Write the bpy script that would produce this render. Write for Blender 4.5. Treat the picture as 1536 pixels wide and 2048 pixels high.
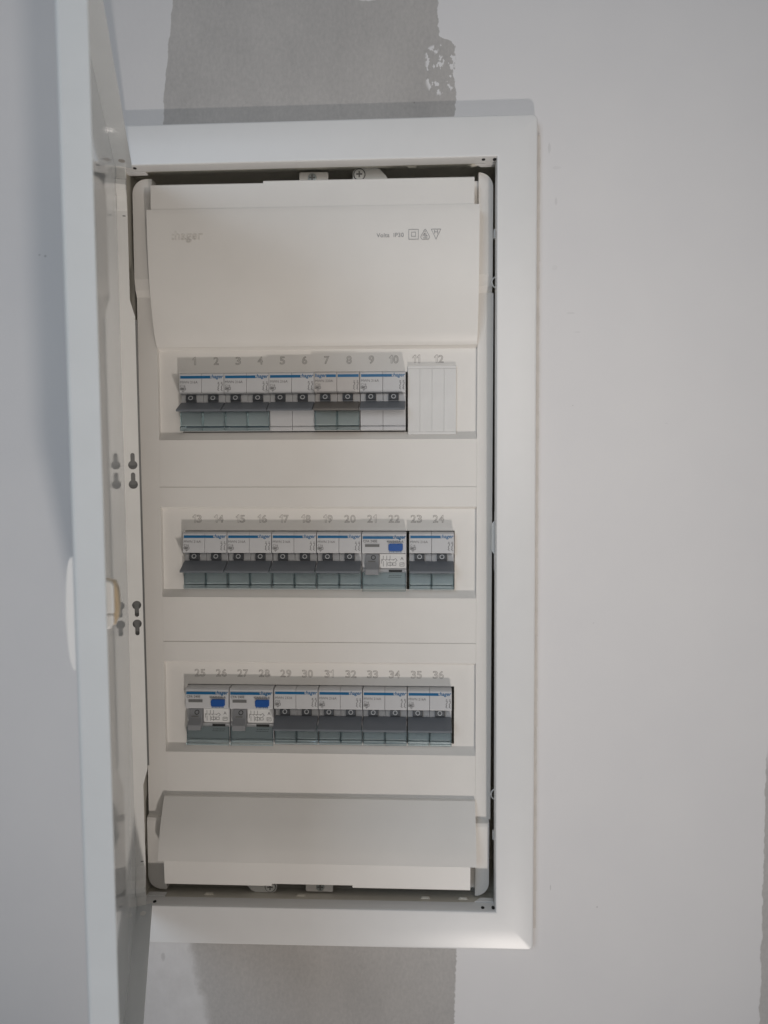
import bpy, bmesh, math, random
from mathutils import Matrix, Vector

for o in list(bpy.data.objects):
    bpy.data.objects.remove(o)
scene = bpy.context.scene
COL = scene.collection
S = 0.001                      # everything below is written in millimetres
random.seed(4)

# ------------------------------------------------------------------ camera
CAM = (74.12, -558.96, 59.46); PITCH, YAW, ROLL = 0.0614, 0.0439, -0.0072
fw = Vector((-math.sin(YAW) * math.cos(PITCH), math.cos(YAW) * math.cos(PITCH), -math.sin(PITCH)))
rt = Vector((math.cos(YAW), math.sin(YAW), 0)); up = rt.cross(fw)
c, s = math.cos(ROLL), math.sin(ROLL)
rt, up = c * rt + s * up, -s * rt + c * up
cam = bpy.data.cameras.new('camera'); cob = bpy.data.objects.new('camera', cam); COL.objects.link(cob)
cob.matrix_world = Matrix(((rt.x, up.x, -fw.x, CAM[0] * S), (rt.y, up.y, -fw.y, CAM[1] * S),
                           (rt.z, up.z, -fw.z, CAM[2] * S), (0, 0, 0, 1)))
cam.sensor_fit = 'VERTICAL'; cam.sensor_height = 36; cam.lens = 1474.2 / 2048 * 36
cam.clip_start = 0.01; cam.clip_end = 50
cam.dof.use_dof = True; cam.dof.focus_distance = 0.565; cam.dof.aperture_fstop = 10
scene.camera = cob
scene.render.resolution_x = 768; scene.render.resolution_y = 1024

# ------------------------------------------------------------------ light
w = bpy.data.worlds.new('World'); scene.world = w; w.use_nodes = True
bg = w.node_tree.nodes['Background']; bg.inputs[0].default_value = (1.0, 0.965, 0.945, 1); bg.inputs[1].default_value = 0.155


def lamp(name, kind, loc, power, colour, size, target=None, sizey=None):
    l = bpy.data.lights.new(name, kind); l.energy = power; l.color = colour
    if kind == 'AREA':
        l.shape = 'RECTANGLE'; l.size = size * S; l.size_y = (sizey or size) * S
    else:
        l.shadow_soft_size = size * S
    o = bpy.data.objects.new(name, l); COL.objects.link(o); o.location = [v * S for v in loc]
    if target is not None:
        d = Vector(target) - Vector(loc); o.rotation_euler = d.to_track_quat('-Z', 'Y').to_euler()
    return o


fl = lamp('floor_lamp_light', 'SPOT', (295, -900, -1150), 29.0, (1.0, 0.92, 0.86), 22, (40, 0, 540))
fl.data.spot_size = math.radians(66); fl.data.spot_blend = 1.0     # torch-like lamp standing low, tilted up
lamp('window_light', 'AREA', (-700, -2000, 650), 9.6, (0.68, 0.83, 1.0), 800, (60, 0, 60), 900)
rl = lamp('fill_light', 'AREA', (220, -610, 190), 0.26, (1.0, 0.92, 0.84), 340, (110, 0, 90), 340)
rl.data.spread = math.radians(88)      # added fill with no known source, narrowed to spare the door edge
scene.cycles.max_bounces = 7; scene.cycles.diffuse_bounces = 4; scene.cycles.glossy_bounces = 4
scene.cycles.transmission_bounces = 4; scene.cycles.transparent_max_bounces = 16

scene.view_settings.view_transform = 'Standard'; scene.view_settings.look = 'None'
scene.view_settings.gamma = 1; scene.view_settings.exposure = 0.04

# ------------------------------------------------------------------ materials
MAT = {}


def mat(name, col, rough=0.45, spec=0.5, metal=0.0, var=0.03, scale=60.0, bump=0.0, bscale=900.0, coat=0.0):
    m = bpy.data.materials.new(name); m.use_nodes = True
    nt = m.node_tree; b = nt.nodes['Principled BSDF']
    b.inputs['Roughness'].default_value = rough; b.inputs['Metallic'].default_value = metal
    b.inputs['Specular IOR Level'].default_value = spec; b.inputs['Coat Weight'].default_value = coat
    tc = nt.nodes.new('ShaderNodeTexCoord')
    n = nt.nodes.new('ShaderNodeTexNoise'); n.inputs['Scale'].default_value = scale; n.inputs['Detail'].default_value = 4
    nt.links.new(tc.outputs['Object'], n.inputs['Vector'])
    r = nt.nodes.new('ShaderNodeValToRGB')
    r.color_ramp.elements[0].position = 0.3; r.color_ramp.elements[1].position = 0.7
    r.color_ramp.elements[0].color = [max(0, v * (1 - var)) for v in col] + [1]
    r.color_ramp.elements[1].color = [min(1, v * (1 + var)) for v in col] + [1]
    nt.links.new(n.outputs['Fac'], r.inputs['Fac']); nt.links.new(r.outputs['Color'], b.inputs['Base Color'])
    if bump:
        n2 = nt.nodes.new('ShaderNodeTexNoise'); n2.inputs['Scale'].default_value = bscale; n2.inputs['Detail'].default_value = 3
        nt.links.new(tc.outputs['Object'], n2.inputs['Vector'])
        bp = nt.nodes.new('ShaderNodeBump'); bp.inputs['Strength'].default_value = bump; bp.inputs['Distance'].default_value = 0.0004
        nt.links.new(n2.outputs['Fac'], bp.inputs['Height']); nt.links.new(bp.outputs['Normal'], b.inputs['Normal'])
    MAT[name] = m
    return m


mat('frame_paint', (0.735, 0.732, 0.722), 0.34, 0.5, var=0.01)
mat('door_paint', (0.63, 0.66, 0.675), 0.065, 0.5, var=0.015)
mat('flange_paint', (0.78, 0.77, 0.74), 0.2, 0.5, var=0.015)
mat('cover_plastic', (0.75, 0.727, 0.69), 0.42, 0.45, var=0.02, scale=25, bump=0.12, bscale=1600)
mat('shroud_plastic', (0.745, 0.723, 0.687), 0.42, 0.45, var=0.02, scale=25, bump=0.12, bscale=1600)
mat('box_plastic', (0.80, 0.77, 0.69), 0.55)
mat('breaker_grey', (0.55, 0.55, 0.555), 0.5, bump=0.08)
mat('breaker_lower_grey', (0.46, 0.465, 0.47), 0.5, bump=0.08)
mat('breaker_warm', (0.50, 0.475, 0.455), 0.5, bump=0.08)
mat('plate_white', (0.68, 0.675, 0.66), 0.45)
mat('toggle_dark', (0.15, 0.163, 0.182), 0.45)
mat('toggle_brown', (0.145, 0.135, 0.125), 0.45)
mat('lever_dark', (0.075, 0.08, 0.088), 0.4)
mat('lever_grey', (0.25, 0.255, 0.265), 0.45)
mat('slot_black', (0.02, 0.02, 0.02), 0.6)
mat('window_grey', (0.16, 0.16, 0.155), 0.3)
mat('print_blue', (0.003, 0.115, 0.27), 0.4)
mat('button_blue', (0.010, 0.082, 0.32), 0.35)
mat('print_grey', (0.13, 0.127, 0.127), 0.6)
mat('print_white', (0.62, 0.63, 0.64), 0.5)
mat('recess_shade', (0.36, 0.34, 0.32), 0.6)
mat('symbol_grey', (0.32, 0.32, 0.325), 0.6)
mat('relief_shade', (0.66, 0.635, 0.59), 0.4)
mat('steel', (0.50, 0.55, 0.57), 0.3, metal=1.0)
mat('white_plastic', (0.72, 0.72, 0.70), 0.3)
mat('amber_plastic', (0.50, 0.40, 0.27), 0.35)
mat('edge_shadow', (0.62, 0.595, 0.565), 0.7, var=0.06, scale=120)  # tan of the shadow beside the frame
mat('dark_hole', (0.012, 0.012, 0.012), 0.8)


def clear_plastic():
    m = bpy.data.materials.new('clear_terminal_plastic'); m.use_nodes = True
    nt = m.node_tree; nt.nodes.remove(nt.nodes['Principled BSDF'])
    out = nt.nodes['Material Output']
    t = nt.nodes.new('ShaderNodeBsdfTransparent'); t.inputs[0].default_value = (0.95, 0.985, 0.985, 1)
    g = nt.nodes.new('ShaderNodeBsdfGlossy'); g.inputs['Roughness'].default_value = 0.08
    g.inputs['Color'].default_value = (0.9, 0.97, 1, 1)
    f = nt.nodes.new('ShaderNodeFresnel'); f.inputs[0].default_value = 1.7
    mx = nt.nodes.new('ShaderNodeMixShader')
    nt.links.new(f.outputs[0], mx.inputs[0]); nt.links.new(t.outputs[0], mx.inputs[1]); nt.links.new(g.outputs[0], mx.inputs[2])
    nt.links.new(mx.outputs[0], out.inputs['Surface'])
    MAT['clear'] = m


clear_plastic()


def wall_material():
    m = bpy.data.materials.new('painted_plasterboard'); m.use_nodes = True
    nt = m.node_tree; b = nt.nodes['Principled BSDF']; L = nt.links.new
    geo = nt.nodes.new('ShaderNodeNewGeometry')
    sc = nt.nodes.new('ShaderNodeVectorMath'); sc.operation = 'SCALE'; sc.inputs['Scale'].default_value = 1000
    L(geo.outputs['Position'], sc.inputs[0])
    sp = nt.nodes.new('ShaderNodeSeparateXYZ'); L(sc.outputs[0], sp.inputs[0])
    X, Z = sp.outputs[0], sp.outputs[2]

    def M(op, a, b_=None, c_=None):
        n = nt.nodes.new('ShaderNodeMath'); n.operation = op
        for i, v in enumerate((a, b_, c_)):
            if v is None: continue
            if isinstance(v, (int, float)): n.inputs[i].default_value = v
            else: L(v, n.inputs[i])
        return n.outputs[0]

    def noise(scale, detail=4, stretch=(1, 1, 1), off=0.0, rough=0.55):
        mp = nt.nodes.new('ShaderNodeMapping'); mp.inputs['Scale'].default_value = stretch; mp.inputs['Location'].default_value = (off, off, off)
        L(sc.outputs[0], mp.inputs[0])
        n = nt.nodes.new('ShaderNodeTexNoise'); n.inputs['Scale'].default_value = scale; n.inputs['Detail'].default_value = detail
        n.inputs['Roughness'].default_value = rough
        L(mp.outputs[0], n.inputs['Vector'])
        return n.outputs['Fac']

    def step(v, lo, hi):
        n = nt.nodes.new('ShaderNodeMapRange'); n.interpolation_type = 'SMOOTHSTEP'
        L(v, n.inputs[0]); n.inputs[1].default_value = lo; n.inputs[2].default_value = hi
        return n.outputs[0]

    def sub5(n, amp): return M('MULTIPLY', M('SUBTRACT', n, 0.5), amp)
    n_fine = noise(0.32, 5); n_mid = noise(0.07, 4, off=31); n_vert = noise(0.16, 4, (1, 1, 0.35), off=7)
    # --- bare board between brushed paint edges
    # above the board
    xl = M('ADD', M('MULTIPLY_ADD', M('SUBTRACT', Z, 317), 0.112, -113.7), sub5(n_mid, 4.0))
    xl = M('ADD', xl, sub5(n_fine, 1.6))
    leftT = step(M('SUBTRACT', X, xl), -0.5, 0.5)
    xr = M('ADD', M('ADD', 103.5, sub5(n_vert, 8.0)), sub5(n_fine, 5.0))
    bite = M('MULTIPLY', step(Z, 366, 374), 12.0)               # paint smeared further in near the top
    bite = M('MULTIPLY', bite, step(Z, 398, 366) if False else 1.0)
    xr = M('SUBTRACT', xr, bite)
    rightT = step(M('SUBTRACT', xr, X), -0.5, 0.5)
    # upper end of the bare strip, brushed
    zt = M('ADD', M('ADD', 399.2, sub5(noise(0.12, 4, (0.5, 1, 1), off=3), 6.0)), M('MULTIPLY', step(X, 35, 10), 14))
    topT = step(M('SUBTRACT', zt, Z), -0.6, 0.6)
    top = M('MULTIPLY', M('MULTIPLY', leftT, rightT), topT)
    # flecks of paint on the bare board near the right edge
    fl = step(noise(0.2, 3, (1.0, 1, 0.6), off=55), 0.54, 0.57)
    zone = M('MULTIPLY', M('MULTIPLY', step(X, 76, 92), step(Z, 322, 345)), step(Z, 371, 360))
    top = M('MULTIPLY', top, M('SUBTRACT', 1.0, M('MULTIPLY', fl, step(zone, 0.25, 0.45))))
    # below the board
    xlB = M('ADD', M('ADD', M('MULTIPLY_ADD', M('SUBTRACT', -320, Z), 0.17, -108), sub5(noise(0.05, 4, off=12), 16)), sub5(n_fine, 4))
    leftB = step(M('SUBTRACT', X, xlB), -9.0, 7.0)
    xrB = M('ADD', M('SUBTRACT', 104.0, M('MULTIPLY', M('SUBTRACT', -320, Z), 0.03)), sub5(n_fine, 4.5))
    rightB = step(M('SUBTRACT', xrB, X), -0.5, 0.5)
    bot = M('MULTIPLY', leftB, rightB)
    isT = step(Z, -1, 1)
    left_mix = M('MULTIPLY', step(X, -172, -150), step(M('SUBTRACT', X, 0.0), 10, -20))
    top = M('MAXIMUM', top, M('MULTIPLY', left_mix, 0.22))  # upper left wall tinted part way to bare board
    bot = M('MAXIMUM', bot, M('MULTIPLY', left_mix, M('ADD', 0.36, sub5(noise(0.06, 4, off=61), 0.5))))  # thin paint over the board at lower left
    bare = M('ADD', M('MULTIPLY', top, isT), M('MULTIPLY', bot, M('SUBTRACT', 1.0, isT)))
    # unpainted margin at the far right, low down
    xe = M('ADD', 338.6, sub5(noise(0.09, 4, off=90), 5.0))
    edge = M('MULTIPLY', step(M('SUBTRACT', X, xe), -0.5, 0.5), step(Z, -150, -175))
    bare = M('MAXIMUM', bare, M('MULTIPLY', edge, 0.9))
    # --- colours
    paint = nt.nodes.new('ShaderNodeValToRGB')
    paint.color_ramp.elements[0].color = (0.712, 0.70, 0.698, 1); paint.color_ramp.elements[1].color = (0.732, 0.719, 0.713, 1)
    paint.color_ramp.elements[0].position = 0.3; paint.color_ramp.elements[1].position = 0.7
    L(noise(0.018, 5, off=17), paint.inputs[0])
    card = nt.nodes.new('ShaderNodeValToRGB')
    card.color_ramp.elements[0].color = (0.385, 0.371, 0.358, 1); card.color_ramp.elements[1].color = (0.50, 0.48, 0.458, 1)
    card.color_ramp.elements[0].position = 0.32; card.color_ramp.elements[1].position = 0.68
    L(M('ADD', M('MULTIPLY', noise(0.42, 8, (1, 1, 0.6), off=5, rough=0.72), 0.65), M('MULTIPLY', noise(0.035, 4, (1, 1, .6), off=77), 0.35)), card.inputs[0])
    mx = nt.nodes.new('ShaderNodeMix'); mx.data_type = 'RGBA'
    L(bare, mx.inputs['Factor']); L(paint.outputs[0], mx.inputs['A']); L(card.outputs[0], mx.inputs['B'])
    # scuffs, dirt specks
    specks = None
    for (x, z, rx, rz, a) in ((-211, 222, 1.0, .9, .5), (-206.5, 221, 1.1, 1.0, .6), (172.5, 291, 1.2, 4.5, .28), (178, 277, 3.5, 1.3, .14),
                              (177.6, 253, 1.1, 3.2, .25), (189, 172, 3.5, .9, .18), (194, 158, 2.5, .7, .15), (177, 205, 2.4, 2.2, .10),
                              (213, -283, .8, .8, .55), (177, -268, .5, 2.6, .4), (74, 326, .8, .8, .7), (191, 104, .5, .5, .5),
                              (-130, -331, 2.0, 4.0, .45), (208, -60, .7, .5, .3), (260, 90, 1.4, .4, .2), (245, -180, .4, .5, .4)):
        d = M('ADD', M('POWER', M('DIVIDE', M('SUBTRACT', X, x), rx), 2), M('POWER', M('DIVIDE', M('SUBTRACT', Z, z), rz), 2))
        d = M('ADD', d, sub5(n_fine, 1.6))
        k = M('MULTIPLY', step(d, 1.2, 0.2), a * 0.5)
        specks = k if specks is None else M('MAXIMUM', specks, k)
    mx2 = nt.nodes.new('ShaderNodeMix'); mx2.data_type = 'RGBA'
    L(specks, mx2.inputs['Factor']); L(mx.outputs['Result'], mx2.inputs['A']); mx2.inputs['B'].default_value = (0.12, 0.11, 0.10, 1)
    L(mx2.outputs['Result'], b.inputs['Base Color'])
    b.inputs['Roughness'].default_value = 0.75; b.inputs['Specular IOR Level'].default_value = 0.3
    h = M('ADD', M('ADD', M('MULTIPLY', noise(0.5, 4, off=2), 0.35), M('MULTIPLY', noise(0.05, 3, (1, 1, .5), off=8), 0.35)), M('MULTIPLY', bare, -0.9))
    h = M('ADD', h, M('MULTIPLY', M('MULTIPLY', noise(1.1, 4, off=40), bare), 0.5))
    bp = nt.nodes.new('ShaderNodeBump'); bp.inputs['Strength'].default_value = 0.35; bp.inputs['Distance'].default_value = 0.0004
    L(h, bp.inputs['Height']); L(bp.outputs[0], b.inputs['Normal'])
    MAT['wall'] = m


wall_material()

# ------------------------------------------------------------------ mesh helpers
CACHE = {}


def box(bm, x0, x1, y0, y1, z0, z1):
    vs = [bm.verts.new((x, y, z)) for x in (x0, x1) for y in (y0, y1) for z in (z0, z1)]
    for f in ((0, 1, 3, 2), (4, 6, 7, 5), (0, 4, 5, 1), (2, 3, 7, 6), (0, 2, 6, 4), (1, 5, 7, 3)):
        bm.faces.new([vs[i] for i in f])


def prism(bm, pts, axis, a, b):
    """polygon pts extruded along an axis: 'x' pts=(y,z); 'y' pts=(x,z); 'z' pts=(x,y)"""
    def P(p, t):
        return {'x': (t, p[0], p[1]), 'y': (p[0], t, p[1]), 'z': (p[0], p[1], t)}[axis]
    A = [bm.verts.new(P(p, a)) for p in pts]; B = [bm.verts.new(P(p, b)) for p in pts]
    n = len(pts)
    bm.faces.new(A); bm.faces.new(B[::-1])
    for i in range(n):
        bm.faces.new((A[i], B[i], B[(i + 1) % n], A[(i + 1) % n]))


def disc(bm, cx, cz, r, y0, y1, n=20):
    prism(bm, [(cx + r * math.cos(2 * math.pi * i / n), cz + r * math.sin(2 * math.pi * i / n)) for i in range(n)], 'y', y0, y1)


def ring(bm, cx, cz, r0, r1, y, n=24, th=0.06):
    a = []
    for i in range(n):
        t = 2 * math.pi * i / n; cc, ss = math.cos(t), math.sin(t)
        a.append([bm.verts.new((cx + r * cc, yy, cz + r * ss)) for r, yy in ((r0, y + th), (r0, y), (r1, y), (r1, y + th))])
    for i in range(n):
        p, q = a[i], a[(i + 1) % n]
        for k in range(3):
            bm.faces.new((p[k], q[k], q[k + 1], p[k + 1]))


def torus(bm, cx, cy, cz, R, r, n=28, m=8):
    g = []
    for i in range(n):
        t = 2 * math.pi * i / n
        g.append([bm.verts.new((cx + (R + r * math.cos(2 * math.pi * j / m)) * math.cos(t), cy + r * math.sin(2 * math.pi * j / m),
                                cz + (R + r * math.cos(2 * math.pi * j / m)) * math.sin(t))) for j in range(m)])
    for i in range(n):
        for j in range(m):
            bm.faces.new((g[i][j], g[(i + 1) % n][j], g[(i + 1) % n][(j + 1) % m], g[i][(j + 1) % m]))


def mesh(key, fn, bevel=0.0, seg=2, smooth=False, merge=False):
    if key in CACHE:
        return CACHE[key]
    bm = bmesh.new(); fn(bm)
    if merge:
        bmesh.ops.remove_doubles(bm, verts=bm.verts, dist=1e-4)
    bmesh.ops.recalc_face_normals(bm, faces=bm.faces)
    if bevel:
        es = [e for e in bm.edges if e.is_manifold and e.calc_face_angle(0) > 0.45]
        bmesh.ops.bevel(bm, geom=es, offset=bevel, segments=seg, affect='EDGES', profile=0.5, clamp_overlap=True)
    me = bpy.data.meshes.new(key); bm.to_mesh(me); bm.free()
    me.transform(Matrix.Scale(S, 4))
    if smooth:
        for p in me.polygons: p.use_smooth = True
        me.set_sharp_from_angle(angle=math.radians(28))
    CACHE[key] = me
    return me


def put(name, me, material, parent=None, loc=(0, 0, 0), rot=(0, 0, 0)):
    key = (me.name, material)
    if me.materials and me.materials[0] != MAT[material]:
        if key not in CACHE:
            m2 = me.copy(); m2.materials.clear(); m2.materials.append(MAT[material]); CACHE[key] = m2
        me = CACHE[key]
    elif not me.materials:
        me.materials.append(MAT[material])
    o = bpy.data.objects.new(name, me); COL.objects.link(o)
    o.location = [v * S for v in loc]; o.rotation_euler = rot
    if parent is not None: o.parent = parent
    return o


def thing(name, label, cat, loc, rot=(0, 0, 0), group=None):
    o = bpy.data.objects.new(name, None); COL.objects.link(o); o.empty_display_size = 0.02
    o.location = [v * S for v in loc]; o.rotation_euler = rot
    o['label'] = label; o['category'] = cat
    if group: o['group'] = group
    return o


def plate(key, outer, holes, y0, y1):
    """flat plate with holes, outline in (x,z), thickness y0..y1"""
    if key in CACHE: return CACHE[key]
    cu = bpy.data.curves.new(key, 'CURVE'); cu.dimensions = '2D'; cu.fill_mode = 'BOTH'
    for loop in [outer] + holes:
        sp = cu.splines.new('POLY'); sp.points.add(len(loop) - 1); sp.use_cyclic_u = True
        for p, q in zip(sp.points, loop): p.co = (q[0], q[1], 0, 1)
    cu.extrude = (y1 - y0) / 2
    me = curve_mesh(cu, key)
    me.transform(Matrix.Scale(S, 4) @ Matrix.Translation((0, (y0 + y1) / 2, 0)) @ Matrix.Rotation(math.pi / 2, 4, 'X'))
    CACHE[key] = me
    return me


def curve_mesh(cu, key):
    o = bpy.data.objects.new('tmp', cu); COL.objects.link(o)
    dg = bpy.context.evaluated_depsgraph_get(); dg.update()
    me = bpy.data.meshes.new_from_object(o.evaluated_get(dg)); me.name = key
    bpy.data.objects.remove(o); bpy.data.curves.remove(cu)
    return me


def text_mesh(txt, size, align='LEFT', outline=0.0, bold=0.0, shear=0.0, extrude=0.03, spacing=1.0):
    key = 'text_%s_%s_%s_%s_%s' % (txt, size, align, outline, shear)
    if key in CACHE: return CACHE[key]
    cu = bpy.data.curves.new(key, 'FONT'); cu.body = txt; cu.size = size; cu.align_x = align
    cu.resolution_u = 4; cu.shear = shear; cu.space_character = spacing
    if outline:
        cu.fill_mode = 'NONE'; cu.bevel_depth = outline; cu.bevel_resolution = 1
    else:
        cu.extrude = extrude; cu.offset = bold
    me = curve_mesh(cu, key)
    me.transform(Matrix.Scale(S, 4) @ Matrix.Rotation(math.pi / 2, 4, 'X'))
    CACHE[key] = me
    return me


TH = math.radians(0.25)                 # the inner cover hangs a touch off level
def tilt(x, z): return (x * math.cos(TH) + z * math.sin(TH), -x * math.sin(TH) + z * math.cos(TH))


# ------------------------------------------------------------------ wall
def wall_bm(bm):
    X = (-1600, -153, 143, 1600); Z = (-1600, -295, 294, 1600)
    v = [[bm.verts.new((x, 0, z)) for z in Z] for x in X]
    b = [[bm.verts.new((x, 12.5, z)) for z in Z[1:3]] for x in X[1:3]]
    for i in range(3):
        for j in range(3):
            if (i, j) != (1, 1): bm.faces.new((v[i][j], v[i + 1][j], v[i + 1][j + 1], v[i][j + 1]))
    q = [(1, 1), (2, 1), (2, 2), (1, 2)]
    for k in range(4):
        a, c_ = q[k], q[(k + 1) % 4]
        bm.faces.new((v[a[0]][a[1]], v[c_[0]][c_[1]], b[c_[0] - 1][c_[1] - 1], b[a[0] - 1][a[1] - 1]))
wl = put('wall', mesh('wall', wall_bm), 'wall'); wl['kind'] = 'structure'

# ------------------------------------------------------------------ cabinet
cab = thing('distribution_board', 'white flush mounted distribution board with its door swung open, set in a partly painted wall', 'electrical panel', (0, 0, 0))

# frame: profile swept round the opening
OX0, OX1, OZ0, OZ1 = -143.0, 133.4, -282.2, 282.2
prof = [(0, 2.0), (0, -8.6), (0.12, -9.2), (0.45, -9.7), (0.95, -9.95), (1.6, -10), (13, -10.15), (27.4, -10), (28.2, -9.85), (28.75, -9.45), (29.0, -8.8), (29.1, -8.0), (29.1, -0.4)]


def frame_bm(bm):
    rings = []
    for o, y in prof:
        r = max(0.0, o - 25.0); ob = o * (1 + 1.6 / 29.1); pts = []
        for cx, cz, a0 in ((OX1 + o - r, OZ1 + o - r, 0), (OX0 - o + r, OZ1 + o - r, 90), (OX0 - o + r, OZ0 - ob + r, 180), (OX1 + o - r, OZ0 - ob + r, 270)):
            for k in range(6):
                a = math.radians(a0 + 18 * k); pts.append(bm.verts.new((cx + r * math.cos(a), y, cz + r * math.sin(a))))
        rings.append(pts)
    n = 24
    for A, B in zip(rings, rings[1:]):
        for i in range(n):
            bm.faces.new((A[i], A[(i + 1) % n], B[(i + 1) % n], B[i]))
    bmesh.ops.remove_doubles(bm, verts=bm.verts, dist=1e-4)
frame = put('frame', mesh('frame', frame_bm, smooth=True), 'frame_paint', cab)


def edge_shadow_bm(bm):
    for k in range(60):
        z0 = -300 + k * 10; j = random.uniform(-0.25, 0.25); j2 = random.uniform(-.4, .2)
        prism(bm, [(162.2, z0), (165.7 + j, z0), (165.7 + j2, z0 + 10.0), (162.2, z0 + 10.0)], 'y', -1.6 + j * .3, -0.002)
put('edge_shadow_strip', mesh('edge_shadow', edge_shadow_bm), 'edge_shadow', frame)  # strip coloured as the frame's shadow on the wall at right
# folded corner gussets and small holes in the frame's return
for gx0, gx1 in ((OX0 + .3, OX0 + 15), (OX1 - 15, OX1 - .3)):
    for sz in (-1, 1):
        zt = 282.0 * sz
        def g(bm, gx0=gx0, gx1=gx1, zt=zt, sz=sz):
            prism(bm, [(gx0, 1.8), (gx1, 1.8), (gx1 - (4 if gx0 > 0 else 0) , 7.0), (gx0 + (0 if gx0 > 0 else 0), 7.0)] if gx0 < 0 else [(gx0, 1.8), (gx1, 1.8), (gx1, 7.0), (gx0 + 5, 7.0)], 'z', zt - 0.6 * sz, zt)
        put('corner_gusset', mesh('gusset%d%d' % (gx0, sz), g), 'frame_paint', frame)
        hx = gx1 - 9 if gx0 > 0 else gx0 + 9
        def h(bm, zt=zt, sz=sz, hx=hx):
            n = 14
            prism(bm, [(hx + 1.3 * math.cos(6.283 * i / n), -5.2 + 1.5 * math.sin(6.283 * i / n)) for i in range(n)], 'z', zt - 0.25 * sz, zt + .3 * sz)
            n = 10
            x2 = OX1 - 1.3 if hx > 0 else OX0 + 1.3
            prism(bm, [(x2 + 1.2 * math.cos(6.283 * i / n), -5.0 + 2.2 * math.sin(6.283 * i / n)) for i in range(n)], 'z', zt - 0.25 * sz, zt + .3 * sz)
        put('screw_hole', mesh('hole%d%d' % (hx, sz), h), 'dark_hole', frame)

# wall box behind the frame
def box_bm(bm):
    x0, x1, z0, z1, y0, y1 = -151, 141.0, -293, 292, 3, 85
    for i, (a, b_, c_, d) in enumerate(((x0, x0 + 1.5, z0, z1), (x1 - 1.5, x1, z0, z1), (x0 + 1.5, x1 - 1.5, z0, z0 + 1.5), (x0 + 1.5, x1 - 1.5, z1 - 1.5, z1))):
        box(bm, a, b_, y0, y1, c_, d)
    box(bm, x0 + 1.5, x1 - 1.5, y1 - 1.5, y1, z0 + 1.5, z1 - 1.5)
    for sg in (1, -1):
        prism(bm, [(3, 283.2 * sg), (30, 290.0 * sg), (30, 290.8 * sg), (3, 290.8 * sg)], 'x', x0 + 1.5, x1 - 1.5)
bx_ = put('wall_box', mesh('wall_box', box_bm), 'box_plastic', cab)
# little moulded things seen in the gap at the right and round the rim
def clip_bm(bm): torus(bm, 0, 0, 0, 4.2, 0.55)
for z in (196.8, -197.0):
    put('ring_clip', mesh('ring_clip', clip_bm), 'white_plastic', bx_, (135.6, 7, z), (0, 0, 0.25))
def tab_bm(bm): box(bm, -1.6, 2.5, -2, 2, -3.4, 3.4)
for z in (233, -231): put('fixing_tab', mesh('fix_tab', tab_bm, .4), 'white_plastic', bx_, (134.6, 9, z))
def keeper_bm(bm):
    prism(bm, [(0, 13.5), (-1.6, 11.6), (-1.6, -9.5), (0, -11.5), (3.2, -11.5), (3.2, 13.5)], 'y', -1, 0.2)
    box(bm, 0.4, 1.0, -1, 0.5, 13.5, 21); box(bm, 0.2, 0.8, -1, 0.5, -24, -11.5)
put('latch_keeper', mesh('keeper', keeper_bm, .15), 'white_plastic', frame, (133.0, 3.5, 4))
for x, sz in ((72, 1), (118, 1), (-20, -1), (80, -1), (110, -1), (-95, -1)):
    def b_(bm, sz=sz): prism(bm, [(-4, 0), (-2.5, -1.2 * sz), (2.5, -1.2 * sz), (4, 0)], 'y', 0, 2.2)
    put('moulded_nib', mesh('nib%d' % sz, b_, .2), 'box_plastic', bx_, (x, 10, 285.2 * sz))
# dark square knock-outs on the rear side wall at the left, seen through the hinge gap
def ko_bm(bm): disc(bm, 0, 0, 4, 0, 0.5)
for z in (236, 205, -205, -226): put('knock_out', mesh('knock_out', ko_bm), 'dark_hole', bx_, (-149.2, 40, z), (0, 0, math.pi / 2))

# ------------------------------------------------------------------ inner cover
def rr(x0, x1, z0, z1, r, corners):
    pts = []
    for k, (cx, cz, a0) in enumerate(((x1 - r, z1 - r, 0), (x0 + r, z1 - r, 90), (x0 + r, z0 + r, 180), (x1 - r, z0 + r, 270))):
        if corners[k]:
            for i in range(9):
                a = math.radians(a0 + i * 11.25); pts.append((cx + r * math.cos(a), cz + r * math.sin(a)))
        else:
            pts.append(((x0, x1)[k in (0, 3)], (z0, z1)[k in (0, 1)]))
    return pts


NY = 21.7
ROWS = (110.3, -14.0, -138.8)
WIN = [(z + 23.2, z - 23.6) for z in ROWS]
windows = [[(-110.9, a), (104.2 if i else 105.0, a), (104.2 if i else 105.0, b2), (-110.9, b2)] for i, (a, b2) in enumerate(WIN)]
cover = put('cover', plate('cover_plate', [(-129.2, 160), (121.2, 160), (121.2, -205), (-129.2, -205)], windows, NY, NY + 2.2), 'cover_plastic', cab, (0, 0, 0), (0, TH, 0))


def rail_bm(side, part):
    x0, x1 = (-144, -128.9) if side < 0 else (121.0, 133.0 if part == 0 else 131.8)
    def f(bm):
        if part == 0: box(bm, x0, x1, 17.2, 22, -222, 192)
        if part == 1: prism(bm, rr(x0, x1, 205, 280.5, 11, (side > 0, side < 0, 0, 0)), 'y', 12.9, 22)
        if part == 2: prism(bm, rr(x0, x1, -283, -226, 11, (0, 0, side < 0, side > 0)), 'y', 12.9, 22)
        if part == 3: prism(bm, [(22, 192), (17.2, 192), (14.6, 197), (12.9, 205), (22, 205)], 'x', x0, x1)
        if part == 4: prism(bm, [(22, -222), (17.2, -222), (13.4, -223.6), (12.9, -226), (22, -226)], 'x', x0, x1)
    return f
for sd in (-1, 1):
    for part, nm in enumerate(('side_rail', 'rail_head', 'rail_foot', 'rail_ramp', 'rail_step')):
        put(nm, mesh('rail%d%d' % (sd, part), rail_bm(sd, part)), 'cover_plastic', cover)
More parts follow.
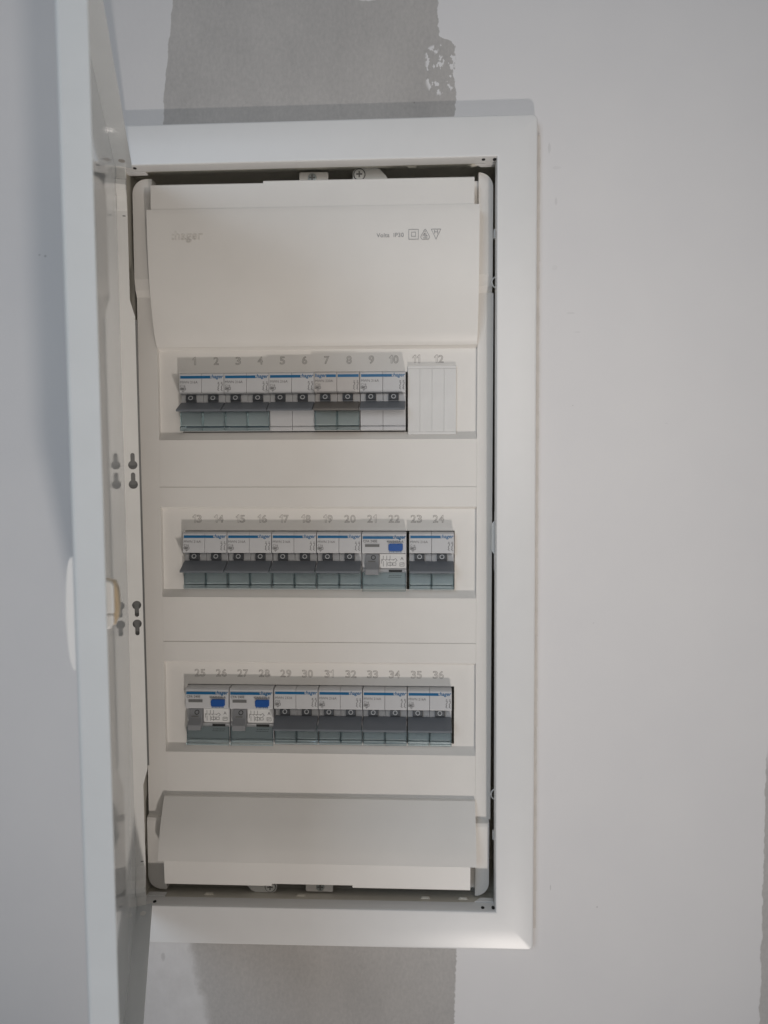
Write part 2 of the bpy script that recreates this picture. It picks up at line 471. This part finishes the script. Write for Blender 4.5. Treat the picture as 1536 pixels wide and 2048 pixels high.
# raised bands between the rows
bands = [(26.4, 28.4, 81.0, 87.0, 44.0), (-97.8, -95.6, -43.8, -37.9, -79.6), (-207, -207, -170.2, -163.9, None)]
for i, (z0, z0b, z1b, z1, gz) in enumerate(bands):
    def band(bm, z0=z0, z0b=z0b, z1b=z1b, z1=z1, gz=gz):
        p = [(NY + .3, z1), (17.0, z1b)]
        if gz is not None: p += [(17.0, gz + .25), (17.5, gz + .1), (17.5, gz - .15), (16.75, gz - .3)]
        p += [(17.0 if gz is None else 16.75, z0b), (NY + .3, z0)]
        prism(bm, p, 'x', -128.8, 120.9)
    put('raised_band', mesh('band%d' % i, band), 'cover_plastic', cover)
def sill_bm(bm): prism(bm, [(NY + .3, 160), (17.0, 160), (17.0, 153.4), (NY + .3, 151.0)], 'x', -128.8, 120.9)
put('raised_band', mesh('band_top', sill_bm), 'cover_plastic', cover)


def spline(pts, n=6):
    out = []
    P = [pts[0]] + pts + [pts[-1]]
    for i in range(1, len(P) - 2):
        for k in range(n):
            t = k / n; a, b, c_, d = P[i - 1:i + 3]
            out.append(tuple(0.5 * ((2 * b[j]) + (-a[j] + c_[j]) * t + (2 * a[j] - 5 * b[j] + 4 * c_[j] - d[j]) * t * t + (-a[j] + 3 * b[j] - 3 * c_[j] + d[j]) * t ** 3) for j in (0, 1)))
    out.append(pts[-1]); return out


top_prof = spline([(15.9, 153.0), (12.8, 157), (9.0, 166), (3.4, 188), (.7, 208), (-.9, 232), (-1.2, 247), (-.9, 252.6)])
def shroud_bm(bm): prism(bm, top_prof + [(20, 252.6), (20, 153.0)], 'x', -128.4, 120.6)
shroud = put('terminal_shroud', mesh('shroud', shroud_bm, smooth=True), 'shroud_plastic', cover)
def shband_bm(bm):
    prism(bm, [(-.55, 252.5), (-.2, 270.4), (0.6, 271.2), (20, 271.2), (20, 252.5)], 'x', -125.2, -40)
    prism(bm, [(-.55, 252.5), (-.2, 271.9), (0.6, 272.7), (20, 272.7), (20, 252.5)], 'x', -40, 116.8)
put('shroud_rim', mesh('shroud_rim', shband_bm), 'shroud_plastic', shroud)
bot_prof = spline([(16.6, -205.4), (14.2, -206.0), (13.4, -207), (8.2, -217), (3.0, -228), (-1.0, -240), (-3.0, -250.8)])
def shroud2_bm(bm): prism(bm, bot_prof + [(20, -250.8), (20, -205.4)], 'x', -130.0, 120.6)
shroud2 = put('terminal_shroud', mesh('shroud2', shroud2_bm, smooth=True), 'shroud_plastic', cover)
def shband2_bm(bm):
    prism(bm, [(-2.7, -250.9), (-1.6, -269.6), (-.8, -270.4), (20, -270.4), (20, -250.9)], 'x', 24, 115.9)
    prism(bm, [(-2.7, -250.9), (-1.6, -267.8), (-.8, -268.6), (20, -268.6), (20, -250.9)], 'x', -40, 24)
    prism(bm, [(-2.7, -250.9), (-1.6, -269.6), (-.8, -270.4), (20, -270.4), (20, -250.9)], 'x', -125.4, -40)
put('shroud_rim', mesh('shroud_rim2', shband2_bm), 'shroud_plastic', shroud2)
put('cover_backing', mesh('cover_back', lambda bm: box(bm, -128.9, 121, 18, 20.5, 160, 276)), 'cover_plastic', cover)
put('cover_backing', mesh('cover_back2', lambda bm: box(bm, -128.9, 121, 18, 20.5, -279, -205)), 'cover_plastic', cover)

# numbers over the modules
NZ = (140.3, 15.7, -109.2)
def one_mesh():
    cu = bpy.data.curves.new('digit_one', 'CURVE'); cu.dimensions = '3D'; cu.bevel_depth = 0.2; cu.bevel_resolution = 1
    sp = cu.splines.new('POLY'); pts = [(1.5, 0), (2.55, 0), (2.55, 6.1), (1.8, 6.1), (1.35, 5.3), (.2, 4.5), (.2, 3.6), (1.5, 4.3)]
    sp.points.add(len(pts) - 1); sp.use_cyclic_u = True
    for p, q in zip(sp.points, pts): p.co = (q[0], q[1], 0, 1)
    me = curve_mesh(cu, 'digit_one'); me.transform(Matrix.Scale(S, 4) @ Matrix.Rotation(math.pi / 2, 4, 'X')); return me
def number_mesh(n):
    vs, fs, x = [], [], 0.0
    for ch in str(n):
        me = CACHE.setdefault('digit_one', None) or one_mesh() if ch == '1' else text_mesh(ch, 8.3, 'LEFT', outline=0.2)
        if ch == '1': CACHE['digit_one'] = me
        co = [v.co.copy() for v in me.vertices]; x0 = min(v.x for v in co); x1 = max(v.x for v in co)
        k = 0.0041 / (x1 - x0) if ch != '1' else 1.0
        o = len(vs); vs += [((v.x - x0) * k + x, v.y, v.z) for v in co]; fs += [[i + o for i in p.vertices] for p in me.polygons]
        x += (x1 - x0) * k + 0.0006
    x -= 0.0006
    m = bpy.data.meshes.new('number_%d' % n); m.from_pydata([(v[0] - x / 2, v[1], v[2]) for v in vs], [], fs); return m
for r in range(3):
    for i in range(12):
        put('number_mark', number_mesh(r * 12 + i + 1), 'recess_shade', cover, (-101.0 + 17.5 * i, NY - 0.02, NZ[r]))  # grey outlines stand in for shading in the engraved digits
# moulded maker's name and approval marks on the upper shroud
put('moulded_name', text_mesh(':hager', 9.2, 'LEFT', outline=.17, spacing=1.05), 'relief_shade', shroud, (-109.8, -1.08, 230.3))  # outline darker than the shroud, imitates shading round the raised letters
put('printed_name', text_mesh('Volta  IP30', 4.3, 'LEFT', spacing=1.05), 'symbol_grey', shroud, (44.6, -1.2, 229.6))
def sq(bm):
    for a, t in ((3.7, .32), (1.7, .3)):
        for bx in ((-a, a, -a, -a + t), (-a, a, a - t, a), (-a, -a + t, -a + t, a - t), (a - t, a, -a + t, a - t)):
            box(bm, bx[0], bx[1], -.06, .05, bx[2], bx[3])
put('approval_mark', mesh('mark_square', sq), 'symbol_grey', shroud, (72, -1.3, 231.3))
def bar2(bm, a, b_, t=.3, y=0):
    d = Vector((b_[0] - a[0], 0, b_[1] - a[1])).normalized(); n = Vector((-d.z, 0, d.x)) * t / 2
    prism(bm, [(a[0] + n.x, a[1] + n.z), (b_[0] + n.x, b_[1] + n.z), (b_[0] - n.x, b_[1] - n.z), (a[0] - n.x, a[1] - n.z)], 'y', y - .06, y + .05)
def tri(bm):
    P = [(-1.1, -3.6), (2.4, -3.6), (3.4, -2), (.6, 3.2), (0, 3.8), (-.6, 3.2), (-3.4, -2), (-2.4, -3.6), (-1.1, -3.6)]
    for a, b2 in zip(P, P[1:]): bar2(bm, a, b2)
    for a, b2 in (((-1.6, -2.6), (1.6, -2.6)), ((-1.8, -1.4), (-.4, 1)), ((-.4, 1), (-.4, -1.6)), ((.5, 1.2), (.5, -1.8)), ((.5, -.4), (1.7, -1.4)), ((-.5, 2), (.6, 2.4))): bar2(bm, a, b2, .35)
put('approval_mark', mesh('mark_tri', tri), 'symbol_grey', shroud, (80.6, -1.3, 231.2))
def tri2(bm):
    P = [(-3.5, 3.5), (3.5, 3.5), (0, -3.8), (-3.5, 3.5)]
    for a, b2 in zip(P, P[1:]): bar2(bm, a, b2)
    for a, b2 in (((-1.1, 2.9), (-1.1, .2)), ((1.1, 2.9), (1.1, .2)), ((-1.1, 1.5), (1.1, 1.5))): bar2(bm, a, b2, .35)
put('approval_mark', mesh('mark_h', tri2), 'symbol_grey', shroud, (88.6, -1.3, 231.3))

# fixing lugs with screws
def lug(key, poly, x, z, sx, sz, metal=False):
    def f(bm): prism(bm, poly, 'y', 0, 3)
    l = put('fixing_lug', mesh(key, f, .35), 'white_plastic' if not metal else 'cover_plastic', cover, (x, 17.5, z))
    def hd(bm): disc(bm, 0, 0, 3.9 if not metal else 3.3, -1.1, .5, 24)
    sc_ = put('screw', mesh('screw_%d' % metal, hd, .35), 'steel' if metal else 'white_plastic', l, (sx, 0, sz))
    if not metal:
        def rg(bm): ring(bm, 0, 0, 4.1, 4.6, -.15)
        put('screw_seat', mesh('seat', rg), 'slot_black', l, (sx, 0, sz))
    def cr(bm): box(bm, -.55, .55, -1.16, -1.0, -2.3, 2.3); box(bm, -2.3, -.56, -1.16, -1.0, -.55, .55); box(bm, .56, 2.3, -1.16, -1.0, -.55, .55)
    put('screw_cross', mesh('cross', cr), 'window_grey', l, (sx, 0, sz))
lug('lug_top', [(-5.2, -8), (-5.2, 1.5), (-4, 4), (-1.5, 5.2), (13, 5.2), (15.5, 4.2), (20.5, -1), (24, -8)], 30.6, 282.2, 0, 0.2)
lug('lug_metal', [(-11, -8), (-11, 3.2), (-10, 4), (10.5, 4), (11.3, 3.2), (11.3, -8)], -4.6, 281.0, -1, -.5, True)
lug('lug_bottom', [(5.2, 8), (5.2, -2), (4.2, -4.2), (2, -5.2), (-12, -5.2), (-16, -3.5), (-19.5, 1), (-20, 8)], -45.0, -281.6, 0, -.2)
lug('lug_metal2', [(-11, 8), (-11, -2.6), (-10, -3.6), (10.5, -3.6), (11.3, -2.6), (11.3, 8)], -5.0, -281.6, 1, .8, True)

# ------------------------------------------------------------------ door
A = 1.2638; DW = 266.8; T = 12.4; DZ = 280.7
door_rot = (0, 0, -A); door_loc = (-133.4, -11.0, 0)
def door_bm(bm):
    arc = [(DW - 2 + 2 * math.sin(math.radians(a)), -T + 2 - 2 * math.cos(math.radians(a))) for a in range(0, 91, 15)]
    prism(bm, [(0, -T)] + arc + [(DW, -.4), (DW - .3, 0), (DW - .8, 0), (DW - 1, -.3), (DW - 1, -T + 1), (0, -T + 1)], 'z', -DZ + .9, DZ - .9)
    n = 14
    for sg in (1, -1):
        za, zb = (DZ - .9, DZ) if sg > 0 else (-DZ, -DZ + .9)
        box(bm, 0, DW, -T, 0, za, zb)
door = put('door', mesh('door', door_bm), 'door_paint', cab, door_loc, door_rot)


def keyhole(y, z, up_):
    pts = []
    for i in range(23):
        a = math.radians(-90 + 28 + (360 - 56) * i / 22) if not up_ else math.radians(90 + 28 + (360 - 56) * i / 22)
        pts.append((3.3 * math.cos(a) , 3.3 * math.sin(a)))
    sgn = 1 if up_ else -1
    for i in range(7):
        a = math.radians(180 * i / 6) if up_ else math.radians(180 + 180 * i / 6)
        pts.append((1.55 * math.cos(a), sgn * 7.4 + 1.55 * math.sin(a)))
    return [(y + p[0], z - sgn * 2.6 + p[1]) for p in pts]


def hinge_flange():
    # outline in (local door y, z); slots punched through
    o = [(-T + 1, 262), (-4.2, 262), (-4.2, 184), (-.9, 172), (-.9, -172), (-4.2, -184), (-4.2, -262), (-T + 1, -262)]
    holes = [keyhole(-5.4, 64.7, True), keyhole(-5.4, 50.1, True), keyhole(-5.4, -46.7, False), keyhole(-5.4, -61.0, False)]
    me = plate('hinge_flange', o, holes, -.5, .5)
    # plate() lies in x,z facing -y: turn its x axis onto door-local y
    me.transform(Matrix.Translation((0.0006, 0, 0)) @ Matrix.Rotation(math.pi / 2, 4, 'Z'))
    return me
hf = put('hinge_flange', hinge_flange(), 'flange_paint', door)
put('keyhole_shade_strip', mesh('keyhole_shade_strip', lambda bm: box(bm, -2.4, -1.2, -T + 1, 0.4, -170, 170)), 'window_grey', door)  # dark strip added so the keyholes and flange edge look shaded
for sg in (1, -1):
    def bend(bm, sg=sg):
        # joggled end of the flange: steps out towards the room, then back to the hinge pin
        P = [(0.0, 262), (1.0, 262), (1.2, 259), (3.8, 255), (4.2, 252.5), (3.2, 252), (1.1, 248)]
        Q = [(.1, 280), (1.1, 280), (1.3, 271.5), (8.5, 268.0), (10.5, 264), (10.0, 260.5), (4.4, 257.6), (3.4, 254), (1.1, 248.2), (.1, 248.2)]
        prism(bm, [(x, z * sg) for x, z in Q], 'y', -T + 1.05, -4.3)
    put('hinge_joggle', mesh('joggle%d' % sg, bend, .2), 'flange_paint', door)
    def slit(bm, sg=sg): box(bm, 1.0, 1.25, -7.6, -5.6, 244.6 * sg - .35, 244.6 * sg + .35)
    put('flange_pip', mesh('slit%d' % sg, slit), 'window_grey', door)
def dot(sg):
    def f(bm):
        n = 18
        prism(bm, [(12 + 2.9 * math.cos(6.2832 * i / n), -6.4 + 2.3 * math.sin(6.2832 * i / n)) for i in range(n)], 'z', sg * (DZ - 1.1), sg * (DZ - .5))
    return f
put('flange_hole', mesh('dot_top', dot(1)), 'recess_shade', door)  # grey disc drawn for the hole in the top flange
put('flange_hole', mesh('dot_bottom', dot(-1)), 'white_plastic', door)  # pale disc stands in for light through the bottom flange hole
# grip on the outside, latch on the inside
def grip_bm(bm):
    pts = [(-T + .2, 24), (-T - .9, 23.7)] + [(-T - .9 - 2.9 * math.cos(math.pi / 2 * k / 8) ** .8, 23.5 * math.sin(math.pi / 2 * k / 8)) for k in range(7, -8, -1)] + [(-T - .9, -23.7), (-T + .2, -24)]
    prism(bm, pts, 'x', DW - 30, DW - 4)
put('grip', mesh('grip', grip_bm, .3), 'frame_paint', door)
def latch_bm(bm):
    prism(bm, [(-1.5, 13.5), (1.8, 12.5), (2.6, 11), (2.6, -.5), (-1.5, -.5)], 'x', DW - 7, DW - 3)
lt = put('latch', mesh('latch', latch_bm, .4), 'white_plastic', door)
def latch2_bm(bm):
    prism(bm, [(-1.5, 12.8), (2.8, 11.8), (3.9, 8), (4.2, 2), (3.9, -3), (2.6, -6.2), (-1.5, -6.8)], 'x', DW - 16, DW - 8)
put('latch_tongue', mesh('latch2', latch2_bm, .5), 'amber_plastic', lt)
def latch3_bm(bm): prism(bm, [(-1.5, -1), (2.2, -1), (2.4, -4.5), (1.2, -6.6), (-1.5, -7)], 'x', DW - 7.5, DW - 3)
put('latch_foot', mesh('latch3', latch3_bm, .5), 'white_plastic', lt)

# ------------------------------------------------------------------ modular devices
G_CB = 'two-pole circuit breakers on the rails'


def pole_bm(bm):
    P = [(20, 22.5), (-9.6, 22.5), (-10.9, 22.1), (-11.6, 21.2), (-12.4, 6.9), (-12.0, 6.2), (-7.2, 5.6), (-7.2, -3.0), (-9.4, -3.4), (-9.4, -18.6), (-8.4, -19.2), (-8.4, -19.6), (-9.9, -19.8), (-9.9, -22.5), (20, -22.5)]
    prism(bm, P, 'x', -8.64, 8.64)
def lever_bm(bm):
    prism(bm, [(-6.5, 5.5), (-9.0, 5.5), (-10.6, 1.2), (-9.0, 1.0), (-9.0, -.9), (-10.8, -1.2), (-10.8, -3.6), (-6.5, -3.6)], 'x', -3.9, 3.9)
def lever_ring(bm): ring(bm, 0, 0, 1.25, 1.85, 0)
def indicator_bm(bm): box(bm, -2.0, 2.0, -7.5, -6.8, -3.0, .6)
def ind2(bm): box(bm, -1.2, 1.5, -7.62, -7.4, -2.2, -.5)
def bar_bm(bm):
    prism(bm, [(-7.5, -.4), (-9.6, -.3), (-22.4, -6.4), (-22.7, -7.6), (-22.0, -8.1), (-10.2, -4.9), (-7.5, -4.9)], 'x', -17.15, 17.15)
def tcover_bm(wd):
    def f(bm):
        h = wd / 2
        box(bm, -h, h, -11.6, -10.8, -18.6, -7.6)
        prism(bm, [(-10.8, -18.6), (-11.6, -18.6), (-12.6, -19.3), (-13.0, -20.2), (-12.8, -22.2), (-12.0, -22.7), (-10.2, -22.7), (-10.2, -21.9), (-11.8, -21.8), (-12.1, -20.4), (-11.6, -19.6)], 'x', -h, h)
        for s_ in (-1, 1):
            xa, xb = sorted((s_ * h, s_ * (h - .7)))
            box(bm, xa, xb, -10.75, -9.6, -21.8, -7.6)
    return f
def stripe_bm(a, b_): 
    return lambda bm: box(bm, a, b_, -.06, .1, -1.05, 1.05)
FS = math.radians(-3.2)          # the label faces lean back a little


def face_y(z): return -11.6 - (21.2 - z) * (0.8 / 14.3) - 0.05


def mark(t, txt, size, x, z, m, align='LEFT', bold=0.0, shear=0.0, name='printed_text'):
    return put(name, text_mesh(txt, size, align, bold=bold, shear=shear), m, t, (x, face_y(z), z), (FS, 0, 0))


def picto_bm(bm):
    for a, b_ in (((0, 2.2), (4.2, 2.2)), ((4.2, 2.2), (4.2, .6)), ((4.2, .6), (0, .6)), ((0, .6), (0, 2.2)), ((2.9, 2.2), (2.9, .6)), ((1.2, -.3), (3.2, -.3)), ((2.1, -.3), (2.1, -1.3))): bar2(bm, a, b_, .36)
    bar2(bm, (.5, 1.4), (2.5, 1.4), .8)
def contact_bm(bm):
    for dx in (0, 2.6):
        for a, b_ in (((dx, 3.4), (dx + 1.2, 3.4)), ((dx + 1.2, 3.4), (dx + 1.2, 2.2)), ((dx + 1.2, 2.2), (dx + .2, .6)), ((dx + .2, .6), (dx + .9, -.4)), ((dx + .9, -.4), (dx, -1.2)), ((dx, -1.2), (dx + 1.3, -2.2))): bar2(bm, a, b_, .4)
    bar2(bm, (.2, 4.4), (1.2, 4.4), .5); bar2(bm, (2.8, 4.4), (3.8, 4.4), .5)


def mcb(n, row, x, label, amp='16', covered=True, style='', dy=0.0):
    z = ROWS[row]; lx, lz = tilt(x + 17.5, z)
    body = 'breaker_warm' if style == 'split' else 'breaker_grey'
    t = thing('circuit_breaker', label, 'circuit breaker', (lx, NY + dy + 2.6, lz), (0, TH, 0), G_CB)
    for k in (-1, 1):
        h = put('pole_housing', mesh('pole', pole_bm, .22), body, t, (8.75 * k, 0, 0))
        put('indicator_frame', mesh('indicator', indicator_bm, .15), 'breaker_lower_grey', h, (5.6, 0, 0))
        put('indicator_window', mesh('indicator2', ind2), 'window_grey', h, (5.6, 0, 0))
        lv = put('lever', mesh('lever', lever_bm, .25), 'lever_dark', t, (8.75 * k - .6, 0, 0))
        put('off_mark', mesh('lever_ring', lever_ring), 'print_white', lv, (0, -9.92, 3.3), (math.radians(-20.4), 0, 0))
        if covered:
            put('terminal_cover', mesh('tcover17', tcover_bm(17.1), .12), 'clear', t, (8.75 * k, 0, 0))
    put('toggle_bar', mesh('bar', bar_bm, .3), 'toggle_brown' if style == 'split' else 'toggle_dark', t)
    sz_ = 19.0
    if style == 'split':
        mark(t, 'hager', 3.9, -17.0, sz_ - .9, 'print_blue', bold=.09, shear=.2, name='brand_mark')
        for a, b_ in ((-8.2, -.7), (.7, 16.8)):
            put('brand_stripe', mesh('stripe%s' % a, stripe_bm(a, b_)), 'print_blue', t, (0, face_y(sz_), sz_), (FS, 0, 0))
    else:
        put('brand_stripe', mesh('stripe', stripe_bm(-16.6, 7.0)), 'print_blue', t, (0, face_y(sz_), sz_), (FS, 0, 0))
        mark(t, ':hager', 4.0, 6.9, sz_ - .9, 'print_blue', bold=.09, shear=.2, name='brand_mark')
    mark(t, 'MWN 2%sA' % amp, 2.75, -16.8, 14.2, 'print_grey')
    mark(t, 'C%s' % amp, 2.5, -16.8, 11.4, 'print_grey')
    put('print_symbol', mesh('picto', picto_bm), 'print_grey', t, (-16.6, face_y(8.8), 8.6), (FS, 0, 0))
    put('print_symbol', mesh('contact', contact_bm), 'print_grey', t, (12.6, face_y(10.5), 10.5), (FS, 0, 0))
    return t


def rcd_bm(bm):
    P = [(20, 22.5), (-9.6, 22.5), (-10.9, 22.1), (-11.6, 21.2), (-12.4, 6.9), (-12.0, 6.2), (-8.6, 5.8), (-8.6, -6.3), (-10.2, -6.8), (-10.2, -9.3), (-9.4, -9.6), (-9.4, -18.6), (-8.4, -19.2), (-8.4, -19.6), (-9.9, -19.8), (-9.9, -22.5), (20, -22.5)]
    prism(bm, P, 'x', -17.35, 17.35)
def faceplate_bm(bm): prism(bm, [(-17.2, 20.2), (17.2, 20.2), (17.2, 6.6), (-4.2, 6.6), (-6.2, 10.0), (-17.2, 10.0)], 'y', -.25, .2)
def button_bm(bm): prism(bm, [(-4.6, 2.9), (5.6, 2.9), (5.6, -1.9), (4.6, -2.9), (-4.9, -2.9), (-5.6, -1.8), (-5.6, 1.8)], 'y', -1.6, .3)
def rlever_bm(bm): prism(bm, [(-8, 5.4), (-10.4, 5.4), (-13.6, -1.0), (-17.6, -5.8), (-18.0, -9.6), (-16.6, -10.2), (-12, -8.8), (-8, -7)], 'x', -5.2, 5.2)
def rlever_slot(bm): box(bm, -2.8, 2.8, -.15, .2, -.5, .5)
def schem_bm(bm):
    B = lambda a, b_, t=.3: bar2(bm, a, b_, t)
    for x in (-7.5, -4.8, -2.2):
        B((x, 4.2), (x, 1.8)); B((x, 1.8), (x - .9, .2)); B((x, -.2), (x, -4.4))
    B((-8.5, 1), (1, 1), .22); B((-8.8, -2), (-8.8, 1.6)); B((-4, -1.4), (2.4, -1.4)); B((2.4, -1.4), (2.4, -3.4)); B((2.4, -3.4), (-4, -3.4)); B((-4, -3.4), (-4, -1.4))
    B((0, .4), (2, 2)); B((2, 2), (3.4, .5)); B((3.4, .5), (1.8, -.6)); B((-.8, -2.4), (.2, -2.4), .9)
    B((5.4, -1.4), (8.8, -1.4)); B((8.8, -1.4), (8.8, -4)); B((8.8, -4), (5.4, -4)); B((5.4, -4), (5.4, -1.4)); B((5.8, -2.7), (8.4, -2.3))
def lines_bm(bm):
    x = -5.2
    for k in range(7):
        wd = (1.1, .8, 1.5, .6, 1.3, .9, 1.2)[k]; box(bm, x, x + wd, -.04, .05, -.25, .25); x += wd + .4
def schem_plate(bm): prism(bm, [(-10.2, 5.5), (10.2, 5.5), (10.2, -5.6), (-9.2, -5.6), (-10.2, -4.6)], 'y', -.5, .3)


def rcd(row, x, label, first='CFA 240E'):
    z = ROWS[row]; lx, lz = tilt(x + 17.5, z)
    t = thing('residual_current_device', label, 'circuit breaker', (lx, NY + 2.6, lz), (0, TH, 0), 'residual current devices with blue test buttons')
    put('housing', mesh('rcd', rcd_bm, .22), 'breaker_grey', t)
    fp = put('face_plate', mesh('rcd_face', faceplate_bm, .1), 'plate_white', t, (0, -12.0, 0), (math.radians(-3.0), 0, 0))
    put('brand_stripe', mesh('stripe', stripe_bm(-16.6, 7.0)), 'print_blue', t, (0, face_y(18.6) - .3, 18.6), (FS, 0, 0))
    m_ = mark(t, ':hager', 4.0, 6.9, 17.7, 'print_blue', bold=.09, shear=.2, name='brand_mark'); m_.location.y -= .3 * S
    m_ = mark(t, first, 2.7, -16.4, 14.8, 'print_grey'); m_.location.y -= .3 * S
    m_ = mark(t, '40A/0.03A A', 2.5, 2.0, 14.6, 'print_grey'); m_.location.y -= .3 * S
    def rating(bm): box(bm, -5.6, 5.6, -.06, .3, -1.05, 1.05)
    put('rating_slot', mesh('rating', rating), 'window_grey', t, (-9.2, face_y(12) - .3, 12.3), (FS, 0, 0))
    put('test_button', mesh('test_button', button_bm, .3), 'button_blue', t, (9.0, face_y(11) + .1, 11.0), (FS, 0, 0))
    put('fine_print', mesh('fine', lines_bm), 'print_blue', t, (9.0, face_y(7.2) - .3, 7.3), (FS, 0, 0))
    lv = put('lever', mesh('rcd_lever', rlever_bm, .3), 'lever_grey', t, (-9.2, 0, 0))
    put('off_mark', mesh('rcd_ring', lambda bm: ring(bm, 0, 0, 1.35, 1.9, 0)), 'slot_black', lv, (.8, -11.78, 2.9), (math.radians(-26.5), 0, 0))
    put('lever_slot', mesh('rcd_slot', rlever_slot), 'window_grey', lv, (-.4, -13.28, -.1), (math.radians(-26.5), 0, 0))
    pl = put('diagram_plate', mesh('schem_plate', schem_plate, .1), 'plate_white', t, (6.8, -9.8, 0))
    put('printed_diagram', mesh('schem', schem_bm), 'print_grey', pl, (0, -.55, 0))
    put('printed_text', text_mesh('A', 3.6), 'print_grey', pl, (5.9, -.56, .8))
    put('dark_slot', mesh('dslot', lambda bm: box(bm, -5.2, 5.2, -.2, .3, -.85, .85)), 'slot_black', t, (8.8, -10.3, -7.8))
    put('terminal_cover', mesh('tcover34', tcover_bm(34.2), .12), 'clear', t, (0, 0, -1.2))
    put('fine_print', mesh('fine', lines_bm), 'print_grey', t, (9.0, -9.5, -11.4))
    put('fine_print', mesh('fine', lines_bm), 'print_grey', t, (8.4, -9.5, -12.9))
    return t


X0 = -109.9
P = 35.2
mcb(1, 0, X0, 'leftmost circuit breaker of the top row, under the numbers 1 and 2', dy=-1.5)
mcb(3, 0, X0 + P, 'circuit breaker under the numbers 3 and 4, clear terminal cover over its lower part', dy=-1.5)
mcb(5, 0, X0 + 2 * P, 'circuit breaker under the numbers 5 and 6 with bare grey lower part', covered=False, dy=-2.5)
mcb(7, 0, X0 + 3 * P, 'warm grey circuit breaker with brown toggle and split blue stripe under 7 and 8', amp='20', style='split', dy=-4.0)
mcb(9, 0, X0 + 4 * P, 'circuit breaker with bare grey lower part next to the white blanking plate', covered=False, dy=-3.5)
P = 35.4; X0 = -110.2
for k in range(4):
    mcb(13 + 2 * k, 1, X0 + k * P, ('leftmost circuit breaker of the middle row, under the numbers 13 and 14',
                                    'circuit breaker second from left in the middle row, below the printed 15 and 16',
                                    'circuit breaker third from left in the middle row, below the printed 17 and 18',
                                    'circuit breaker under the numbers 19 and 20, left of the blue test button')[k], dy=0.5)
rcd(1, X0 + 4 * P, 'device with blue test button in the middle row, under the numbers 21 and 22')
mcb(23, 1, X0 + 5 * P + 1.6, 'rightmost circuit breaker of the middle row, under the numbers 23 and 24', dy=.5)
rcd(2, X0 - .2, 'device with blue test button at left end of bottom row, under 25 and 26')
rcd(2, X0 + P - .1, 'device with blue test button second from left in bottom row, under 27 and 28')
for k in range(4):
    mcb(29 + 2 * k, 2, X0 + (2 + k) * P + .2, ('circuit breaker right beside two blue button devices, under the numbers 29 and 30',
                                         'circuit breaker third from the right end of the bottom row, below 31 and 32',
                                         'circuit breaker second from the right end of the bottom row, below 33 and 34',
                                         'rightmost circuit breaker of the bottom row, under the numbers 35 and 36')[k], amp='32' if k == 0 else '16', dy=1.0)

# blanking plate over the two free modules
bxx, bzz = tilt(86.2, 111.2)
bp_ = thing('blanking_plate', 'plain white blanking plate of four strips under the numbers 11 and 12', 'blanking plate', (bxx, NY, bzz), (0, TH, 0))
put('backing', mesh('blank_back', lambda bm: box(bm, -18.9, 18.9, -2.0, 0, -26.6, 26.4), .3), 'plate_white', bp_)
put('rim', mesh('blank_rim', lambda bm: (box(bm, -18.7, 18.7, -2.7, -1.9, 24.3, 26.3), box(bm, -18.7, 18.7, -2.7, -1.9, -26.5, -24.5)), .15), 'plate_white', bp_)
for k in range(4):
    put('strip', mesh('blank_strip', lambda bm: box(bm, -4.63, 4.63, -2.8, -1.9, -24.4, 24.2), .1), 'plate_white', bp_, (-14.0 + 9.34 * k, 0, 0))
